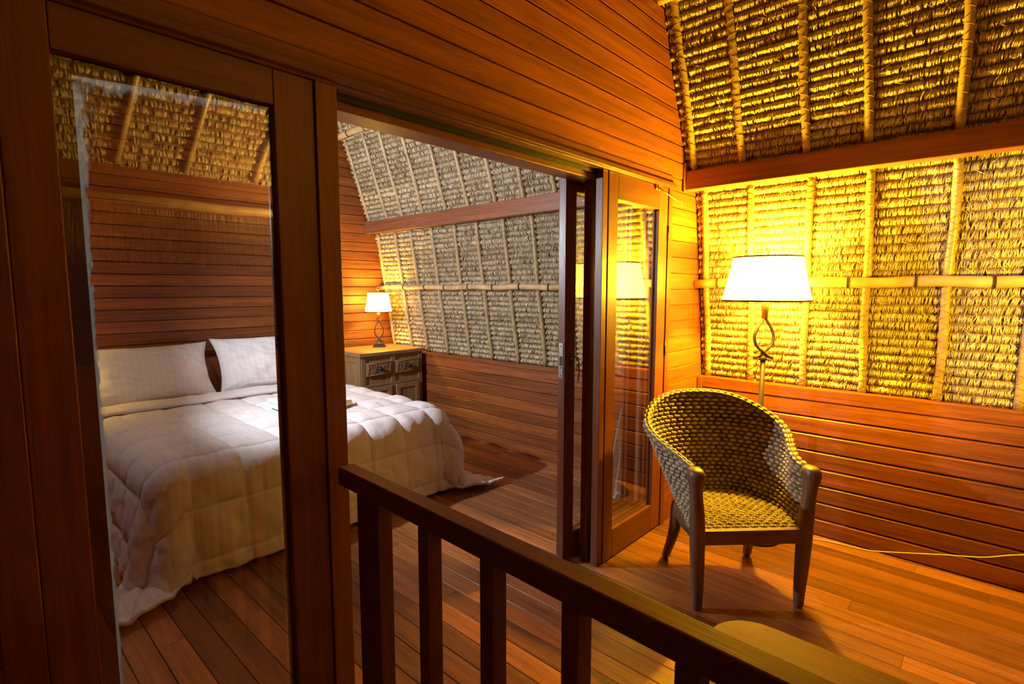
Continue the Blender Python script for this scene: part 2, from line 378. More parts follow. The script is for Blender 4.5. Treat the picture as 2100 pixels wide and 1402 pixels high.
# ------------------------------------------------------------------ thatch
def thatch(name, parent, O, A, S, Nn, L, H, pitch, seed, w=.0042, dens=1.5, stray=400, hang=False, r0=.1):
    """rows of palm straw on the plane O + a*A + s*S, bulging along Nn; H = length up the slope"""
    r = np.random.default_rng(seed); O, A, S, Nn = [np.array(v, float) for v in (O, A, S, Nn)]
    V, Q, R = [], [], []; base = 0
    nrow = int(H / pitch); T = np.linspace(0, 1, 6)
    xs = np.arange(0, L, .05)
    for k in range(nrow + 1):
        ph = r.uniform(.88, 1.14); s_top = min((k + 1.25) * pitch, H); s_bot = max(k * pitch - .004, 0)
        # rolled underlayer, coloured dark to paint the shade between rows
        wob = np.interp(np.arange(0, L + .02, .02), xs, r.normal(0, .003, len(xs)))
        a = np.arange(0, L + .02, .02).clip(0, L); a = a[:, None]; tt = np.linspace(0, 1, 7)[None]
        out = -.002 + .018 * ph * np.sin(PI * np.clip(tt ** .75, 0, 1)) ** .8
        s = s_top + (s_bot - s_top) * tt + wob[:, None]
        P = O + a[..., None] * A + s[..., None] * S + out[..., None] * Nn
        n0, n1 = P.shape[:2]; i, j = np.meshgrid(np.arange(n0 - 1), np.arange(n1 - 1), indexing='ij')
        Q.append(base + np.stack([i * n1 + j, (i + 1) * n1 + j, (i + 1) * n1 + j + 1, i * n1 + j + 1], -1).reshape(-1, 4))
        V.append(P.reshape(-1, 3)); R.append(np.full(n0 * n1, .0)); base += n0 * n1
        # straws
        n = int(L / w * dens); a0 = r.uniform(0, L, n); sl = r.normal(.003, .0035, n); amp = .027 * ph * r.uniform(.9, 1.1, n) * (1 + np.interp(a0, xs, r.normal(0, .08, len(xs))))
        up = r.uniform(.88, 1.04, n) * pitch; dn = r.uniform(-.003, .002, n) + np.interp(a0, xs, r.normal(0, .0022, len(xs)))
        st = k * pitch + up; sb = k * pitch - dn
        st = np.minimum(st, H + .005); sb = np.maximum(sb, -.004)
        tm = T[None]; s = st[:, None] + (sb - st)[:, None] * tm
        out = .001 + amp[:, None] * np.sin(PI * (.06 + .94 * tm) ** .85) ** .8
        out[:, -1] = .002 + r.uniform(-.001, .003, n)
        aa = a0[:, None] + sl[:, None] * (tm - .5) * 2
        hw = w * .5 * r.uniform(.7, 1.4, n)[:, None]; tw = r.normal(0, .0012, n)[:, None]
        for sg in (-1, 1):
            pass
        P0 = O + (aa - hw)[..., None] * A + s[..., None] * S + (out - tw)[..., None] * Nn
        P1 = O + (aa + hw)[..., None] * A + s[..., None] * S + (out + tw)[..., None] * Nn
        P = np.stack([P0, P1], 2).reshape(n, 12, 3); row = np.arange(5)
        q = np.stack([row * 2, row * 2 + 1, row * 2 + 3, row * 2 + 2], -1)[None] + (np.arange(n) * 12)[:, None, None]
        V.append(P.reshape(-1, 3)); Q.append(base + q.reshape(-1, 4)); base += n * 12
        c = .30 + .55 * r.beta(2.5, 2, n); c = np.clip(c + r.normal(0, .08), 0, 1); cc = np.repeat(c[:, None], 12, 1); cc[:, 10:] *= .6; cc[:, :2] *= .7; R.append(cc.ravel())  # straw ends darkened, shade of the row gaps put into the colour
    # stray straws
    n = stray; a0 = r.uniform(0, L, n); s0 = r.uniform(0, H, n); ang = r.uniform(-1.3, 1.3, n); ln = r.uniform(.02, .06, n)
    d = np.sin(ang)[:, None] * A - np.cos(ang)[:, None] * S
    p0 = O + a0[:, None] * A + s0[:, None] * S + .016 * Nn; bow = r.uniform(.004, .022, n)
    side = np.cos(ang)[:, None] * A + np.sin(ang)[:, None] * S
    P = np.stack([p0 + d * (ln * t)[:, None] + Nn * (bow * math.sin(PI * t * .8))[:, None] + side * (q * .0011) for t in (0, .33, .66, 1) for q in (-1, 1)], 1)
    row = np.arange(3); q = np.stack([row * 2, row * 2 + 1, row * 2 + 3, row * 2 + 2], -1)[None] + (np.arange(n) * 8)[:, None, None]
    V.append(P.reshape(-1, 3)); Q.append(base + q.reshape(-1, 4)); base += n * 8; R.append(np.repeat(r.uniform(.4, 1, n), 8))
    me = quads(name, np.concatenate(V), np.concatenate(Q)); at = me.attributes.new('rnd', 'FLOAT', 'POINT')
    at.data.foreach_set('value', np.concatenate(R).astype(np.float32))
    return link(name, me, 'straw', parent)
def plane(X0, z0, X1, z1):     # slope pieces of the leaning right side
    d = Vector((X1 - X0, 0, z1 - z0)); H = d.length; d.normalize(); n = Vector((-d.z, 0, d.x)); return d, n, H
def sheet(name, parent, X0, z0, X1, z1, y0, y1, t=.03):
    d, n, H = plane(X0, z0, X1, z1); e = d * H
    v = [(X0, y0, z0), (X0 + e.x, y0, z0 + e.z), (X0 + e.x, y1, z0 + e.z), (X0, y1, z0)]
    v += [(p[0] - n.x * t, p[1], p[2] - n.z * t) for p in v]
    MB().add(v, [(0, 1, 2, 3), (7, 6, 5, 4), (0, 4, 5, 1), (1, 5, 6, 2), (2, 6, 7, 3), (3, 7, 4, 0)]).build(name, 'strawback', parent)
# lounge
for nm, a, b_, z0, z1, s_ in (('lower_thatch', 3.50, lpr(2.079), .872, 2.079, 1), ('upper_thatch', lpr(2.09), lpr(3.25), 2.09, 3.25, 2)):
    d, n, H = plane(a, z0, b_, z1)
    thatch(nm, wall_right, (a, -1.36, z0), (0, 1, 0), d, n, YP + 1.36 - .004, H, .0455, s_, w=.0032, dens=1.3, stray=900)
    sheet(nm + '_backing', wall_right, a, z0, b_, z1, YE, YP)
d, n, H = plane(lpr(3.25), 3.25, lpr(4.2), 4.2)
thatch('top_thatch', wall_right, (lpr(3.25), -1.36, 3.25), (0, 1, 0), d, n, YP + 1.35, H, .05, 9, w=.012, dens=1.2, stray=10)
sheet('top_thatch_backing', wall_right, lpr(3.25), 3.25, lpr(4.2), 4.2, YE, YP)
# bedroom
for nm, a, b_, z0, z1, s_ in (('lower_thatch', 3.45, bpr(2.039), .80, 2.039, 3), ('upper_thatch', bpr(2.05), bpr(3.5), 2.05, 3.5, 4)):
    d, n, H = plane(a, z0, b_, z1)
    thatch(nm, wall_bed, (a, YPB + .02, z0), (0, 1, 0), d, n, YF - YPB - .024, H, .0455, s_, w=.0034, dens=1.3, stray=900)
    sheet(nm + '_backing', wall_bed, a, z0, b_, z1, YPB, YF)
# hip end behind the camera (seen mirrored in the glass door)
hip = empty('wall_front'); struct(hip, 'thatched hip end with open eave behind the viewer')
s = Vector((0, .62, .785)).normalized(); n = Vector((0, s.z, -s.y))
thatch('hip_thatch', hip, (-1.5, -1.40, 2.26), (1, 0, 0), s, n, 5.0, 2.4, .055, 6, w=.010, dens=1.2, stray=600)
v = [Vector((-1.5, -1.40, 2.26)), Vector((3.5, -1.40, 2.26))]; v += [v[1] + s * 2.45, v[0] + s * 2.45]; v += [p - n * .03 for p in v]
MB().add(v, [(0, 1, 2, 3), (7, 6, 5, 4), (0, 4, 5, 1), (1, 5, 6, 2), (2, 6, 7, 3), (3, 7, 4, 0)]).build('hip_backing', 'strawback', hip)
n = 3200; r_ = rng; x0 = r_.uniform(-1.5, 3.45, n); zt = 2.0; ln = r_.uniform(.25, .40, n); dx = r_.normal(0, .03, n); V = []
for t in (0, .4, .8, 1):
    for q in (-1, 1):
        V.append(np.stack([x0 + dx * t + q * .003 * (1 - t * .6), np.full(n, -1.44) + r_.normal(0, .004, n) + .03 * t, zt - ln * t], -1))
V = np.stack(V, 1); row = np.arange(3); q = np.stack([row * 2, row * 2 + 1, row * 2 + 3, row * 2 + 2], -1)[None] + (np.arange(n) * 8)[:, None, None]
me = quads('eave_fringe', V.reshape(-1, 3), q.reshape(-1, 4)); at = me.attributes.new('rnd', 'FLOAT', 'POINT'); at.data.foreach_set('value', np.repeat(r_.uniform(.2, .9, n), 8).astype(np.float32))
o = link('eave_fringe', me, 'straw', hip); o['kind'] = 'stuff'
MB().box(-1.5, 3.5, -1.50, -1.46, 1.84, 2.28).build('eave_board', 'wallx', hip)
MB().box(-1.5, 3.5, -1.50, -1.44, 0, .95).build('parapet', 'wallx', hip)
tag(MB().box(-1.5, 3.3, -1.455, -1.40, 2.14, 2.26).build('wooden_beam', 'wallx', bevel=.004), 'wooden beam under the hip thatch, mirrored in the glass door', 'beam')
tag(MB().tube([(-1.5 + .1 * i, -1.38, 2.045 + .004 * math.sin(i)) for i in range(50)], .034, 12).build('bamboo_pole', 'bamboo', smooth=True), 'thick bamboo pole below the beam, mirrored in the glass door', 'bamboo pole')
for i, xx in enumerate((.2, .85, 1.25, 1.72, 2.3)):
    p0 = Vector((xx, -1.36, 2.27)); p1 = p0 + Vector((.16, .62 * 1.6, .785 * 1.6))
    tag(MB().tube([p0.lerp(p1, t / 8) for t in range(9)], .026, 10).build('bamboo_rafter', 'rafter', smooth=True),
        'bamboo rafter of the hip end, seen mirrored in the glass door', 'bamboo rafter', 'hip end rafters')

# ------------------------------------------------------------------ rafters, poles, beams of the right side
ORD = ['first', 'second', 'third', 'fourth', 'fifth', 'sixth', 'seventh', 'eighth', 'ninth', 'tenth', 'eleventh', 'twelfth']
def rafter(profile, y, zmin, zmax, zb0, zb1, label, group, r=.019, dy=0):
    root = empty('bamboo_rafter', (profile(zmin) - .03, y, zmin)); tag(root, label, 'bamboo rafter', group)
    O = Vector(root.location)
    for (a, b_) in ((zmin, zb0), (zb1, zmax)):
        pts = []; k = max(int((b_ - a) / .05), 4); rad = []
        for i in range(k + 1):
            z = a + (b_ - a) * i / k; zz = min(z, zb0 - .002) if b_ == zb0 else max(z, zb1 + .002)
            pts.append(Vector((profile(zz) - .030, y + dy * (z - zmin) + .003 * math.sin(z * 9 + y * 5), z)) - O); rad.append(r * (1 + .05 * math.sin(z * 17 + y)))
        MB().tube(pts, rad, 12).build('pole', 'rafter', root, smooth=True)
        lash = MB(); nl = int((b_ - a) / .03)
        for i in range(nl):       # crossed rattan lashing
            z = a + (i + .5) * (b_ - a) / nl; zz = z; sg = 1 if i % 2 else -1; px = profile(zz) - .030; py = y + dy * (z - zmin) + .003 * math.sin(z * 9 + y * 5)
            arc = []
            for t in range(9):
                an = -1.9 + 3.8 * t / 8; rr = r + .0022
                arc.append(Vector((px - math.cos(an) * rr, py + math.sin(an) * rr, z + sg * .011 * math.sin(an) + random.uniform(-.0005, .0005))) - O)
            lash.tube(arc, .0013, 5)
        lash.build('lashing', 'twine', root, smooth=True)
    return root
for i, y in enumerate((1.40, 1.125, .83, .53, .20, -.11, -.43, -.75, -1.06)):
    rafter(lpr, y, .875, 3.3, 2.075, 2.13, 'bamboo rafter on the lounge thatch, %s counted from the partition corner' % ORD[i], 'lounge rafters', dy=(-.01, -.01, -.03, -.01, -.02, 0, 0, 0, 0)[i], r=.019)
for i, y in enumerate((4.90, 4.585, 4.325, 4.005, 3.68, 3.388, 3.066, 2.757, 2.45, 2.13, 1.82)):
    rafter(bpr, y, .805, 3.45, 2.03, 2.13, 'bamboo rafter on the bedroom thatch, %s counted from the far corner' % ORD[i], 'bedroom rafters', dy=-.012)
def hpole(x, y0, y1, z, r, binds, label, sag=.004):
    root = empty('bamboo_pole', (x, y0, z)); tag(root, label, 'bamboo pole'); n = 40; pts = []; rad = []
    for i in range(n + 1):
        y = y0 + (y1 - y0) * i / n; pts.append((0, y - y0, sag * math.sin(i * .9))); rad.append(r * (1 + .03 * math.sin(i * 1.7)))
    MB().tube(pts, rad, 14).build('cane', 'bamboo', root, smooth=True)
    for yb in binds:
        m_ = MB(); k = (yb - y0) / (y1 - y0) * n
        for o_ in (-.0035, .0035):
            m_.tube([(math.cos(a) * (r + .002), yb - y0 + o_ + .004 * math.cos(a), math.sin(a) * (r + .002) + sag * math.sin(k * .9)) for a in np.linspace(0, 2 * PI, 17)[:-1]], .0028, 6, closed=True)
        m_.build('binding', 'binding', root, smooth=True)
hpole(lpr(1.485) - .081, -1.32, YP - .002, 1.485, .0275, (1.30, .98, .60, .31, .02, -.3), 'horizontal bamboo pole across the lounge thatch behind the floor lamp')
hpole(bpr(1.465) - .076, YPB + .005, YF - .004, 1.465, .024, (4.75, 4.50, 4.16, 3.86, 3.53, 3.22, 2.91, 2.6, 2.3), 'horizontal bamboo pole across the lower bedroom thatch')
hpole(bpr(2.94) - .075, YPB + .005, YF - .004, 2.94, .03, (4.72, 4.42, 4.1, 3.7), 'horizontal bamboo pole high on the bedroom thatch')
hpole(lpr(2.99) - .075, -1.32, YP - .002, 2.99, .03, (1.2, .7, .3), 'horizontal bamboo pole at the top of the lounge thatch')
tag(MB().box(3.100, 3.19, -1.36, YP - .001, 2.040, 2.150).build('wooden_beam', 'beamy', bevel=.004), 'reddish wooden beam across the lounge thatch above the floor lamp', 'beam')
tag(MB().box(3.09, 3.16, YPB + .004, YF - .001, 2.02, 2.145).build('wooden_beam', 'beamy', bevel=.004), 'reddish wooden beam across the bedroom thatch', 'beam')
# corner trims
def curved_trim(name, profile, y, zs, off, wd, label):
    m_ = MB(); pts = [(profile(z) - off, y, z) for z in zs]
    m_.tube(pts, [(.010, .008)] * len(pts), 6, flat=(0, 1, 0)); struct(m_.build(name, 'wallz'), label)
curved_trim('trim_1', lpr, YP - .012, [.88, 1.4, 2.05], .012, .02, 'thin batten where the lower lounge thatch meets the partition')
curved_trim('trim_2', lpr, YP - .012, [2.15, 2.6, 3.2], .012, .02, 'thin batten where the upper lounge thatch meets the partition')
curved_trim('trim_3', bpr, YF - .012, [.81, 1.4, 2.02], .012, .02, 'thin batten where the lower bedroom thatch meets the far wall')
curved_trim('trim_4', bpr, YF - .012, [2.15, 2.7, 3.3], .012, .02, 'thin batten where the upper bedroom thatch meets the far wall')
struct(MB().box(3.085, 3.125, YP - .012, YP - .001, 2.03, 2.20).build('trim_5', 'wallz', bevel=.002), 'short upright cover strip at the lounge beam end')
struct(MB().box(3.398, 3.412, YP - .03, YP - .001, 0, .87).build('trim_6', 'wallz', bevel=.002), 'upright corner batten beside the wainscot')

# ------------------------------------------------------------------ header, jambs, track
hd = MB(); hd.box(-1.5, 2.955, 1.418, YP + .02, 2.035, 2.058); hd.box(-1.5, 2.95, YP - .008, YP + .028, 2.03, 2.10)
hb = hd.build('trim_7', 'framex', bevel=.003); struct(hb, 'long header board over the folding doors')
MB().box(-1.5, 2.95, YP - .006, YP + .034, 2.028, 2.036, .5).build('lower_lip', 'framex', hb)
MB().box(.75, 2.95, 1.484, 1.50, 2.01, 2.10).build('door_track', 'iron', hb)
MB().box(.03, 3.0, 1.50, YPB + .012, 1.985, 2.09).build('inner_header', 'framex', hb, bevel=.003)
j = MB(); j.box(.755, .822, YP - .004, YP + .045, 0, 2.03); jb = j.build('trim_8', 'framez', bevel=.003); struct(jb, 'door post between the closed glass leaf and the opening')
MB().box(.775, .815, YP + .045, YPB + .01, 0, 1.985).build('inner_jamb', 'framez', jb, bevel=.002)
struct(MB().box(.035, .1035, YP - .002, YPB, 0, 2.03).build('trim_9', 'framez', bevel=.003), 'dark door post at the left edge of the glass leaf')
struct(MB().box(2.908, 2.955, YP - .006, 1.515, 0, 2.03).build('trim_10', 'framez', bevel=.003), 'door post at the right of the folding doors')

def leaf(name, x0, x1, y0, th, label, st=.095, top=.10, bot=.15, z0=.008, z1=2.027, gl='glass', lstile=None):
    root = empty(name, (x0, y0, z0)); struct(root, label); X = x1 - x0; Z = z1 - z0; ls = lstile or st
    MB().box(0, ls, 0, th, 0, Z).build('stile', 'framez', root, bevel=.003)
    MB().box(X - st, X, 0, th, 0, Z).build('stile', 'framez', root, bevel=.003)
    MB().box(ls + .0005, X - st - .0005, 0, th, Z - top, Z - .0005).build('top_rail', 'framex', root, bevel=.002)
    MB().box(ls + .0005, X - st - .0005, 0, th, .0005, bot).build('bottom_rail', 'framex', root, bevel=.002)
    g = MB().box(ls - .004, X - st + .004, th * .5 - .002, th * .5 + .002, bot - .004, Z - top + .004).build('glass_pane', gl, root)
    bd = MB(); e = .010
    for yy0, yy1 in ((th * .5 + .003, th * .5 + .013),):
        bd.box(ls, ls + e, yy0, yy1, bot, Z - top); bd.box(X - st - e, X - st, yy0, yy1, bot, Z - top)
        bd.box(ls, X - st, yy0, yy1, Z - top - e, Z - top); bd.box(ls, X - st, yy0, yy1, bot, bot + e)
    bd.build('glazing_bead', 'framez', root)
    return root
dA = leaf('door_1', .104, .752, YP, .042, 'closed glass door leaf in front of the bed', st=.112, lstile=.087, top=.093, bot=.05)
# wide inner bead and paint residue at the border of the big pane
bd = MB(); bd.box(.087, .1225, .0235, .045, .05, 1.93)
bd.prism([(.0235, 0), (.045, 0), (.045, .001), (.0235, .001)], ident, 0, .001)
bd.v = bd.v; bd.build('inner_bead', 'framez', dA)
tw = MB(); tw.add([(.087, .024, 1.888), (.536, .024, 1.921), (.536, .024, 1.93), (.087, .024, 1.93), (.087, .043, 1.888), (.536, .043, 1.921), (.536, .043, 1.93), (.087, .043, 1.93)],
       [(0, 1, 2, 3), (7, 6, 5, 4), (0, 4, 5, 1), (2, 6, 7, 3), (1, 5, 6, 2), (3, 7, 4, 0)]); tw.build('inner_bead', 'framex', dA)
def smear(pts, wid, name='paint_residue'):   # strip along pts fading inwards (real paint left on the pane)
    rows = 7; P = np.zeros((len(pts), rows, 3)); R = np.zeros((len(pts), rows))
    for i, (p, nrm) in enumerate(pts):
        for j_ in range(rows):
            t = j_ / (rows - 1); P[i, j_] = (p[0] + nrm[0] * wid[i] * t, .0265, p[1] + nrm[1] * wid[i] * t); R[i, j_] = .55 * (1 - t) ** 1.3 + (.12 if j_ == 0 else 0)
    grid(name, P, 'residue', dA, rnd=R)
zz = np.linspace(1.885, .06, 60)
smear([((.1225, z), (1, 0)) for z in zz], [.012 + .03 * max(0, (z - 1.45) / .45) ** 2 for z in zz])
smear([((.1225 + (.536 - .1225) * t, 1.890 + .031 * t), (0, -1)) for t in np.linspace(0, 1, 50)], [.035 - .02 * t for t in np.linspace(0, 1, 50)])
smear([((.536, z), (-1, 0)) for z in zz], [.010] * 60)
dC = leaf('door_2', 2.275, 2.905, YP, .042, 'right hand glass door leaf standing against the wall beside the chair', st=.105, lstile=.088, top=.13, bot=.155)
MB().box(-.047, -.003, .004, .045, 0, 2.018).build('edge_stop', 'framez', dC, bevel=.002)
for z in (.45, 1.05, 1.72): MB().tube([(.632, -.004, z), (.632, -.004, z + .085)], .006, 8).build('hinge', 'iron', dC, smooth=True)
hk = MB(); hk.ball((.475, -.008, 2.005), .013, .006, .018); hk.build('hook_plate', 'brass', dC, smooth=True)
hk = MB(); hk.tube([(.49 + .014 * math.cos(a), -.017, 2.0 + .014 * math.sin(a)) for a in np.linspace(0, 2 * PI, 13)[:-1]], .0028, 6, closed=True)
hk.tube([(.50, -.018, 1.992), (.56, -.028, 1.975), (.62, -.04, 1.955), (.66, -.05, 1.942), (.685, -.055, 1.945), (.688, -.057, 1.915)], .0030, 6); hk.build('hook', 'brass', dC, smooth=True)
dD = leaf('door_3', 2.14, 2.88, 1.603, .045, 'opened glass door leaf with steel lock plate and keyhole', st=.10, lstile=.088, top=.09, bot=.14, gl='glass_clear')
lp = MB(); lp.box(-.003, .0, .010, .036, .985, 1.165); lp.build('lock_plate', 'chrome', dD, bevel=.001)
lh = MB(); lh.box(-.0045, -.0028, .015, .031, 1.05, 1.10)
for z in (1.0, 1.04, 1.15): lh.ball((-.0035, .023, z), .0015, .004, .004, 8)
lh.build('latch_hole', 'iron', dD)
ks = MB(); ks.ball((.05, -.002, 1.075), .014, .003, .032); ks.build('keyhole_plate', 'bronze', dD, smooth=True)
kb = MB(); kb.ball((.05, -.006, 1.085), .006); kb.build('key_pin', 'brass', dD, smooth=True)
hn = MB(); hn.tube([(.088, -.001, 1.09), (.088, -.022, 1.085), (.090, -.026, 1.05), (.090, -.024, .99), (.090, -.018, .965)], [.006, .006, .0045, .0045, .004], 8); hn.build('handle', 'chrome', dD, smooth=True)
dB = leaf('door_4', 2.242, 2.95, 1.522, .045, 'dark opened glass door leaf stacked between the other two', st=.10, lstile=.10, top=.09, bot=.14, gl='glass_clear')
hn = MB(); hn.tube([(.03, -.001, 1.07), (.03, -.016, 1.06), (.03, -.018, .99), (.03, -.001, .965)], .005, 8); hn.build('handle', 'iron', dB, smooth=True)

# curtains tied up behind the right leaf
zc = np.linspace(1.94, .03, 60); ac = np.linspace(0, 1, 70); P = np.zeros((60, 70, 3))
for i, z in enumerate(zc):
    xl = np.interp(z, [.03, .09, .5, .80, .95, 1.94], [2.93, 2.87, 2.98, 3.10, 3.16, 3.09]); xr = min(3.35, bpr(z) - .075)
    for k, q in enumerate(ac):
        P[i, k] = (xl + (xr - xl) * q, 1.80 + .014 * math.sin(q * 9 * PI + .4) * (.4 + .6 * (1.94 - z) / 1.9), z + (.05 * (1 - q) if z < .05 else 0))
tag(grid('curtain', P, 'curtain'), 'pale blue curtain gathered in the bedroom corner, seen through the glass leaf', 'curtain')
tag(MB().tube([(2.985, 1.80, 1.955), (3.175, 1.80, 1.955)], .008, 8).build('curtain_rail', 'iron', smooth=True), 'short dark rail holding the pale curtain', 'curtain rail')

# ------------------------------------------------------------------ handrail
hr = empty('balustrade', (.774, 1.42, 0), -math.atan(.030)); tag(hr, 'dark wooden handrail with square balusters in the foreground', 'railing')
MB().box(0, .050, -2.6, 0, .866, .921).build('handrail', 'raily', hr, bevel=.004)
MB().box(.001, .048, -.215, -.105, 0, .866).build('end_post', 'railz', hr, bevel=.003)
for y in (-.44, -.668, -.896, -1.124, -1.352, -1.58): MB().box(.001, .046, y, y + .04, 0, .866).build('baluster', 'railz', hr, bevel=.003)

# ------------------------------------------------------------------ bench slab at the lower right
bn = empty('bench', (1.41, 0, 0)); tag(bn, 'low wooden bench with rounded corner behind the handrail', 'bench')
pr = []; x0, x1, y1, y0, rr = -.2, .2, .56, -.9, .13
for cx, a0 in ((x1 - rr, 0), (x0 + rr, PI / 2)):
    for t in range(9): a = a0 + PI / 2 * t / 8; pr.append((cx + rr * math.cos(a), y1 - rr + rr * math.sin(a)))
pr += [(x0, y0), (x1, y0)]
MB().prism(pr, lambda a, p, q: (p, q, a), .415, .45, .5).build('seat', 'bench', bn, bevel=.005)
for sx in (-.15, .15):
    for sy in (-.8, .42): MB().box(sx - .025, sx + .025, sy - .025, sy + .025, 0, .415).build('leg', 'railz', bn, bevel=.003)

# ------------------------------------------------------------------ woven armchair
CH = empty('armchair', (2.397, .745, 0), -PI / 4); tag(CH, 'woven rope armchair with dark wooden legs beside the floor lamp', 'armchair')
# local frame: +x = right arm (seen from viewer), +y = back
def weave(a, b_, pw=.043, ph=.0205, seed=0):   # a along row (m), b across rows (m) -> height 0..1, rope tone with shade painted into the gaps
    row = np.floor(b_ / ph); fr = b_ / ph - row; off = (row % 2) * .5 + .13 * np.sin(row * 2.3)
    u = a / pw + off; k = np.floor(u); fu = u - k
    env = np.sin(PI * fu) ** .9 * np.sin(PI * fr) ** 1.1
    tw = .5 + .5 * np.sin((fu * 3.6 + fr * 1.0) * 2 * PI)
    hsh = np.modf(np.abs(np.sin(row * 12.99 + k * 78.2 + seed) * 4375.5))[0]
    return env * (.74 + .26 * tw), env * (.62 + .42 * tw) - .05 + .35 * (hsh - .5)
def Rim(ph): return .645 + .245 * np.abs(np.cos(ph)) ** 1.15
def shell(ph, t, off=0):       # t 0 bottom (seat) .. 1 rim
    s, c = np.sin(ph), np.cos(ph); ab = np.abs(s)
    Wt = .405 - .145 * ab ** 14 ; Wb = .245
    flare = np.clip(c, 0, 1) ** .5
    W = Wb + (Wt - Wb) * t ** .9; D = .41 + .12 * t
    x = (W + off) * np.sign(s) * ab ** .80 - .05 * t * np.clip(c, 0, 1) ** .5; y = .035 + (D + off) * np.clip(c, 0, 1) ** .85
    z = .375 + (Rim(ph) - .375) * t
    return np.stack([x, y, z], -1)
ph = np.linspace(-PI / 2, PI / 2, 640); tt = np.linspace(0, 1, 270); PH, TT = np.meshgrid(ph, tt, indexing='ij')
B0 = shell(PH, TT)
du = np.gradient(B0, axis=0); dv = np.gradient(B0, axis=1); Nn = np.cross(du, dv); Nn /= np.linalg.norm(Nn, axis=-1, keepdims=True) + 1e-9
ctr = np.array([0, .2, .6]); sg = np.sign(((ctr - B0) * Nn).sum(-1, keepdims=True)); Nn = Nn * sg         # inward
al = np.cumsum(np.linalg.norm(du, axis=-1), 0)[:, 185][:, None] + 0 * TT; al = al - al[320]
hgt, shd = weave(al, B0[..., 2])
P_in = B0 + Nn * (.003 + .016 * hgt[..., None]); grid('woven_back', P_in, 'rope', CH, rnd=shd)
hgt, shd = weave(al + .02, B0[..., 2] + .004, seed=3)
P_out = B0 - Nn * (.006 + .011 * hgt[..., None]); grid('woven_outside', P_out, 'rope', CH, rnd=shd)
def rope_tube(name, pts, rad, parent, sq=1.0):
    pts = np.array(pts, float); n = 500; d = np.r_[0, np.cumsum(np.linalg.norm(np.diff(pts, axis=0), axis=1))]; s_ = np.linspace(0, d[-1], n)
    Pp = np.stack([np.interp(s_, d, pts[:, i]) for i in range(3)], -1); T = np.gradient(Pp, axis=0); T /= np.linalg.norm(T, axis=1, keepdims=True)
    up = np.array([0, 0, 1.]); A = np.cross(T, up); A /= np.linalg.norm(A, axis=1, keepdims=True) + 1e-9; B = np.cross(A, T)
    th = np.linspace(0, 2 * PI, 40)[None]; tw, sh = weave(s_[:, None] + 0 * th, th * rad, pw=.036, ph=.0185)
    rr = rad * (.75 + .40 * tw); X = Pp[:, None] + A[:, None] * (np.cos(th) * rr)[..., None] + B[:, None] * (np.sin(th) * rr * sq)[..., None]
    grid(name, X, 'rope', parent, rnd=sh)
pr = np.linspace(-PI / 2, PI / 2, 80); rp = shell(pr, np.ones(80)); rope_tube('woven_rim', rp, .021, CH)
for s_ in (-1, 1): rope_tube('woven_edge', [(s_ * .262, .045, z) for z in np.linspace(.40, .63, 12)], .018, CH)
# seat
a = np.linspace(-1, 1, 380); b_ = np.linspace(0, 1, 340); AA, BB = np.meshgrid(a, b_, indexing='ij')
yy = .005 + .43 * BB; hw = .242 * (1 - .0 * BB) * np.sqrt(np.clip(1 - np.clip((BB - .45) / .57, 0, 1) ** 2.4, .02, 1))
xx = AA * hw; hg, sh = weave(xx, yy, pw=.043, ph=.020, seed=7)
zs = .388 + .012 * (1 - AA ** 2) * np.sin(PI * np.clip(BB, 0, 1)) + .011 * hg - .016 * np.clip((.03 - yy) / .03, 0, 1) ** 2
grid('woven_seat', np.stack([xx, yy, zs], -1), 'rope', CH, rnd=sh)
# seat frame
sf = MB(); sf.box(-.225, .225, -.022, .02, .315, .382); sf.build('front_rail', 'chairx', CH, bevel=.004)
for s_ in (-1, 1):
    pts = [(s_ * .245, .02, .345), (s_ * .25, .15, .345), (s_ * .24, .28, .345), (s_ * .20, .38, .345), (s_ * .11, .43, .345), (0, .445, .345)]
    MB().tube(pts, [(.032, .016)] * 6, 8, flat=(0, 0, 1)).build('side_rail', 'chairy', CH, smooth=True)
def sq_leg(pts, name='leg'):    # pts: (x,y,z,wx,wy) lofted rounded-square section
    m_ = MB(); vs = []; n = len(pts)
    for x, y, z, a_, c_ in pts:
        for dx, dy in ((-1, -.55), (-.55, -1), (.55, -1), (1, -.55), (1, .55), (.55, 1), (-.55, 1), (-1, .55)): vs.append((x + dx * a_ * .62, y + dy * c_ * .60, z))
    fs = [(i * 8 + k, i * 8 + (k + 1) % 8, (i + 1) * 8 + (k + 1) % 8, (i + 1) * 8 + k) for i in range(n - 1) for k in range(8)] + [tuple(range(8))[::-1], tuple(range((n - 1) * 8, n * 8))]
    m_.add(vs, fs); return m_.build(name, 'chairz', CH, smooth=True, subsurf=1)
for s_ in (-1, 1):
    sq_leg([(s_ * .235, 0, 0, .036, .036), (s_ * .235, 0, .03, .034, .034), (s_ * .237, 0, .12, .044, .04), (s_ * .243, 0, .25, .052, .05), (s_ * .246, 0, .38, .055, .054),
            (s_ * .250, .0, .46, .052, .05), (s_ * .256, .0, .53, .044, .044), (s_ * .262, -.002, .585, .046, .05), (s_ * .262, .0, .62, .062, .075), (s_ * .262, .004, .648, .060, .078), (s_ * .262, .006, .665, .040, .052)])
    sq_leg([(s_ * .225, .465, 0, .036, .036), (s_ * .222, .455, .04, .034, .036), (s_ * .205, .405, .16, .040, .048), (s_ * .20, .385, .26, .048, .060), (s_ * .20, .385, .375, .05, .055)])

